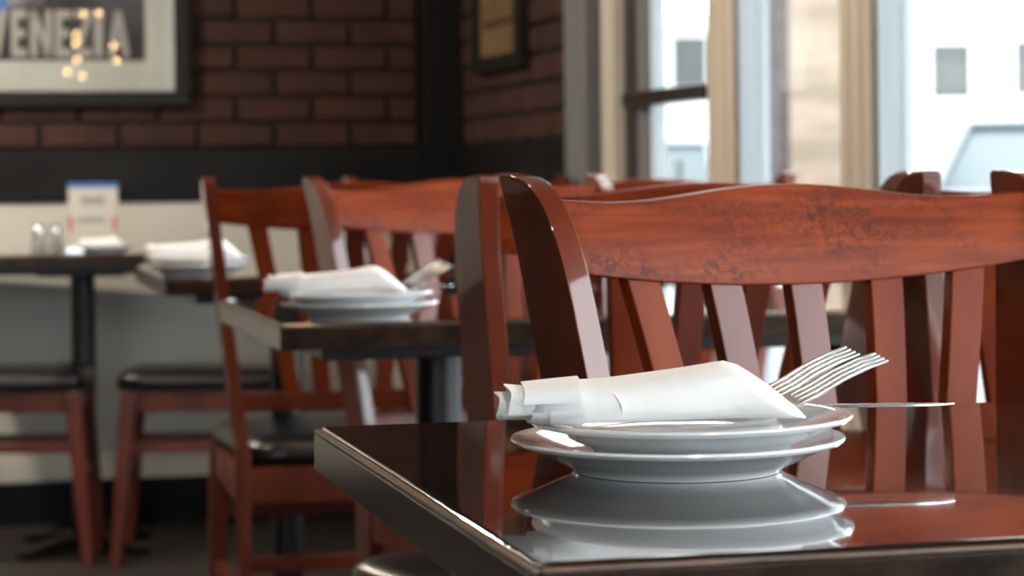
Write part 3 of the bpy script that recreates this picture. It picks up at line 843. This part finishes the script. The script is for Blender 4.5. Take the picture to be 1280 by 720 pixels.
# stools under the far table
def stool(label, px_edge, side, d):
    """side=+1: the stool stands to the left of px_edge"""
    P = at(px_edge, 480, d)
    w = .20
    o = empty('wooden_stool', label, 'stool', 'black-seated stools', Matrix.Translation((P.x - side * w, P.y, 0)) @ Matrix.Rotation(math.radians(3), 4, 'Z'))
    def rr(g, n=36):
        out = []
        for k in range(n):
            a = 2 * PI * k / n; ca, sa = math.cos(a), math.sin(a)
            out.append((math.copysign(abs(ca) ** .3, ca) * (w - g + .012), .13 + math.copysign(abs(sa) ** .3, sa) * (.145 - g)))
        return out
    B().loft([[(x, y, z) for x, y in rr(g)] for g, z in ((.008, .424), (0, .430), (0, .450), (.006, .462), (.03, .470), (.09, .474))]).build('seat', 'vinyl', o, ang=60)
    def bar(name, p, q, wd, h):
        p, q = Vector(p), Vector(q); t = (q - p).normalized(); s_ = t.cross(Vector((0, 0, 1))).normalized() * wd / 2; u = Vector((0, 0, h / 2))
        B().loft([[e - s_ - u, e + s_ - u, e + s_ + u, e - s_ + u] for e in (p, q)]).build(name, 'wood', o, bevel=.002)
    for sx in (-1, 1):
        for y in (.02, .24):
            rings = []
            for z, wd in ((0, .014), (.38, .019), (.424, .019)):
                x = sx * (w - .022 + .035 * (1 - z / .424)); yy = y + (y - .13) * .1 * (1 - z / .424)
                rings.append([(x - wd, yy - wd, z), (x + wd, yy - wd, z), (x + wd, yy + wd, z), (x - wd, yy + wd, z)])
            B().loft(rings).build('leg', 'wood', o, bevel=.003)
        bar('apron', (sx * (w - .02), .04, .397), (sx * (w - .02), .22, .397), .018, .052)
        bar('stretcher', (sx * (w - .004), .03, .22), (sx * (w - .004), .23, .22), .016, .022)
    for y in (.02, .24):
        bar('apron', (-w + .04, y, .397), (w - .04, y, .397), .018, .052)
        bar('stretcher', (-w + .022, y, .285), (w - .022, y, .285), .016, .022)
    return o
stool('backless stool with black seat at the frame edge, under the table by the wainscot', 100, 1, 5.54)
stool('backless stool with black seat between the table column and the chair seen from behind', 150, -1, 5.54)

# ------------------------------------------------------------------ pictures
# poster on the brick wall; local coordinates are the room frame: x along the wall, -y into the room
c_in = hit(218, 114, 1, -0.03); x_in, z_in = c_in.x, c_in.z
c_pr = hit(181, 76, 1, -0.03); x_pr, z_pr = c_pr.x, c_pr.z
FWD = .040; PW, PH = 1.10, .78
x_lo = x_in - PW; z_hi = z_in + PH
o = empty('framed_poster', 'large framed city poster with pale mat on the brick wall', 'picture', mtx=ROOM)
for x0, x1, z0, z1 in ((x_lo - FWD, x_in + FWD, z_in - FWD, z_in), (x_lo - FWD, x_in + FWD, z_hi, z_hi + FWD), (x_lo - FWD, x_lo, z_in, z_hi), (x_in, x_in + FWD, z_in, z_hi)):
    B().box(x0, x1, -.052, -.014, z0, z1).build('frame_bar', 'frame', o, bevel=.004)
B().box(x_lo, x_in, -.030, -.018, z_in, z_hi).build('mat_board', 'paper', o, smooth=False)
pr = B().box(x_lo + (x_in - x_pr), x_pr, -.0315, -.030, z_pr, z_hi - .06).build('print', 'print', o, smooth=False)
zt0, zt1 = hit(100, 71, 1, -.03).z, hit(100, 13, 1, -.03).z
B().box(x_lo + (x_in - x_pr), hit(55, 5, 1, -.03).x, -.0318, -.0315, zt1 + .012, z_hi - .06).build('pale_area', 'print_light', pr, smooth=False)
B().box(hit(-12, 0, 1, -.03).x, hit(10, 0, 1, -.03).x, -.0321, -.0318, hit(5, 14, 1, -.03).z, hit(5, 2, 1, -.03).z + .02).build('blue_patch', 'blue', pr, smooth=False)
# lettering: strokes in unit boxes
def stroke(b, x0, x1, pts_list):
    for q in pts_list:
        vs = []
        for y in (-.0330, -.0318):
            vs += [(x0 + (x1 - x0) * u, y, zt0 + (zt1 - zt0) * v) for u, v in q]
        n = len(q)
        b.add(vs, [tuple(range(n)), tuple(reversed(range(n, 2 * n)))] + [(i, (i + 1) % n, n + (i + 1) % n, n + i) for i in range(n)])
def bx(u0, u1, v0, v1): return [(u0, v0), (u1, v0), (u1, v1), (u0, v1)]
GL = {'V': [[(.36, 0), (.64, 0), (.32, 1), (0, 1)], [(.36, 0), (.64, 0), (1, 1), (.68, 1)]],
      'E': [bx(0, .40, 0, 1), bx(.4, 1, 0, .17), bx(.4, 1, .83, 1), bx(.4, .9, .42, .58)],
      'N': [bx(0, .30, 0, 1), bx(.70, 1, 0, 1), [(.28, 1), (.02, 1), (.72, 0), (.98, 0)]],
      'Z': [bx(0, 1, 0, .17), bx(0, 1, .83, 1), [(0, .17), (.36, .17), (1, .83), (.64, .83)]],
      'I': [bx(0, 1, 0, 1)],
      'A': [[(0, 0), (.30, 0), (.62, 1), (.36, 1)], [(.70, 0), (1, 0), (.64, 1), (.38, 1)], bx(.24, .76, .22, .38)]}
for ch, a, b_ in (('V', -17, 8), ('E', 14, 33), ('N', 38, 65), ('E', 69, 89), ('Z', 93, 114), ('I', 118, 128), ('A', 134, 162)):
    b = B(); stroke(b, hit(a, 40, 1, -.03).x, hit(b_, 40, 1, -.03).x, GL[ch]); b.build('letter', 'letter', pr, smooth=False)
B().box(x_lo, x_in, -.0420, -.0405, z_in, z_hi).build('glazing', 'glass', o, smooth=False)
# small tan print on the brick beside the door
a = hit(603, 75, 0, -.02); b_ = hit(653, 66, 0, -.02)
y0, y1, zl = b_.y, a.y, a.z
o = empty('small_picture', 'small tan print in a dark frame beside the door', 'picture', mtx=ROOM)
fw = .035; zh = zl + .45
yl = y0
for yy0, yy1, z0, z1 in ((yl - fw * 1.6, y1 + fw * .6, zl - .04, zl), (yl - fw * 1.6, y1 + fw * .6, zh, zh + .04), (yl - fw * 1.6, yl, zl, zh), (y1, y1 + fw * .6, zl, zh)):
    B().box(-.045, -.013, yy0, yy1, z0, z1).build('frame_bar', 'frame', o, bevel=.003)
pr = B().box(-.026, -.016, yl, y1, zl, zh).build('print', 'tan', o, smooth=False)
zz = hit(630, 28, 0, -.02).z
B().box(-.0272, -.026, yl + .03, y1 - .04, zz - .008, zz + .012).build('dark_line', 'brownprint', pr, smooth=False)
B().box(-.0272, -.026, yl + .03, y1 - .04, zz + .10, zz + .25).build('dark_figure', 'brownprint', pr, smooth=False)

# ------------------------------------------------------------------ lamps
def pendant(label, x, y, z, watts, colr):
    o = empty('pendant_lamp', label, 'lamp', 'warm pendant lamps', Matrix.Translation((x, y, z)))
    B().lathe([(.004, .16), (.004, CEIL - z - .02)], 8).build('cord', 'iron', o)
    B().lathe([(.05, CEIL - z - .02), (.05, CEIL - z)], 20).build('ceiling_rose', 'iron', o)
    B().lathe([(.13, 0), (.135, 0), (.06, .12), (.025, .17), (.02, .17), (.055, .115)], 32).build('shade', 'bronze', o)
    B().sphere((0, 0, .035), .032, 8).build('bulb', 'bulb', o)
    l = bpy.data.lights.new('lamp_light', 'POINT'); l.energy = watts; l.color = colr; l.shadow_soft_size = .05
    lo = bpy.data.objects.new('lamp_light', l); COL.objects.link(lo); lo.parent = o; lo.location = (0, 0, -.03)
for lab, x, y, z, w, c in (('pendant lamp above the foremost table', .30, .55, 2.0, 32, (1, .92, .82)), ('pendant lamp above the middle table', .10, 2.25, 2.0, 12, (1, .68, .40)),
                        ('pendant lamp above the third table', -.25, 3.75, 2.0, 10, (1, .68, .40)), ('pendant lamp above the table by the wainscot', -1.75, 5.2, 1.75, 80, (1, .86, .70)),
                        ('added pendant lamp over the empty aisle, brightening the stool fronts', -1.25, 3.7, 2.0, 42, (1, .74, .50))):  # the aisle lamp is added to brighten the stool fronts
    pendant(lab, x, y, z, w, c)
# string of little bulbs at the far end of the room, mirrored in the poster glass
fs = empty('string_lights', 'string of small warm bulbs hanging at the opposite end of the room', 'light')
pts = []
for px, py in ((104, 17), (123, 17), (96, 43), (95, 54), (96, 75), (143, 58), (145, 76), (85, 90), (102, 95)):
    v = hit(px, py, 1, 7.6); q = ROOM @ Vector((v.x, -v.y - .082, v.z)); pts.append(q)
for q in pts: B().sphere(q, .014, 6).build('bulb', 'fairy', fs)
for grp in ((0, 2, 3, 4, 7), (1, 8), (5, 6)):
    b = B(); top = pts[grp[0]].copy(); top.z = CEIL
    b.tube([top] + [pts[i] + Vector((0, 0, .02)) for i in grp], .003, 6); b.build('cord', 'iron', fs)
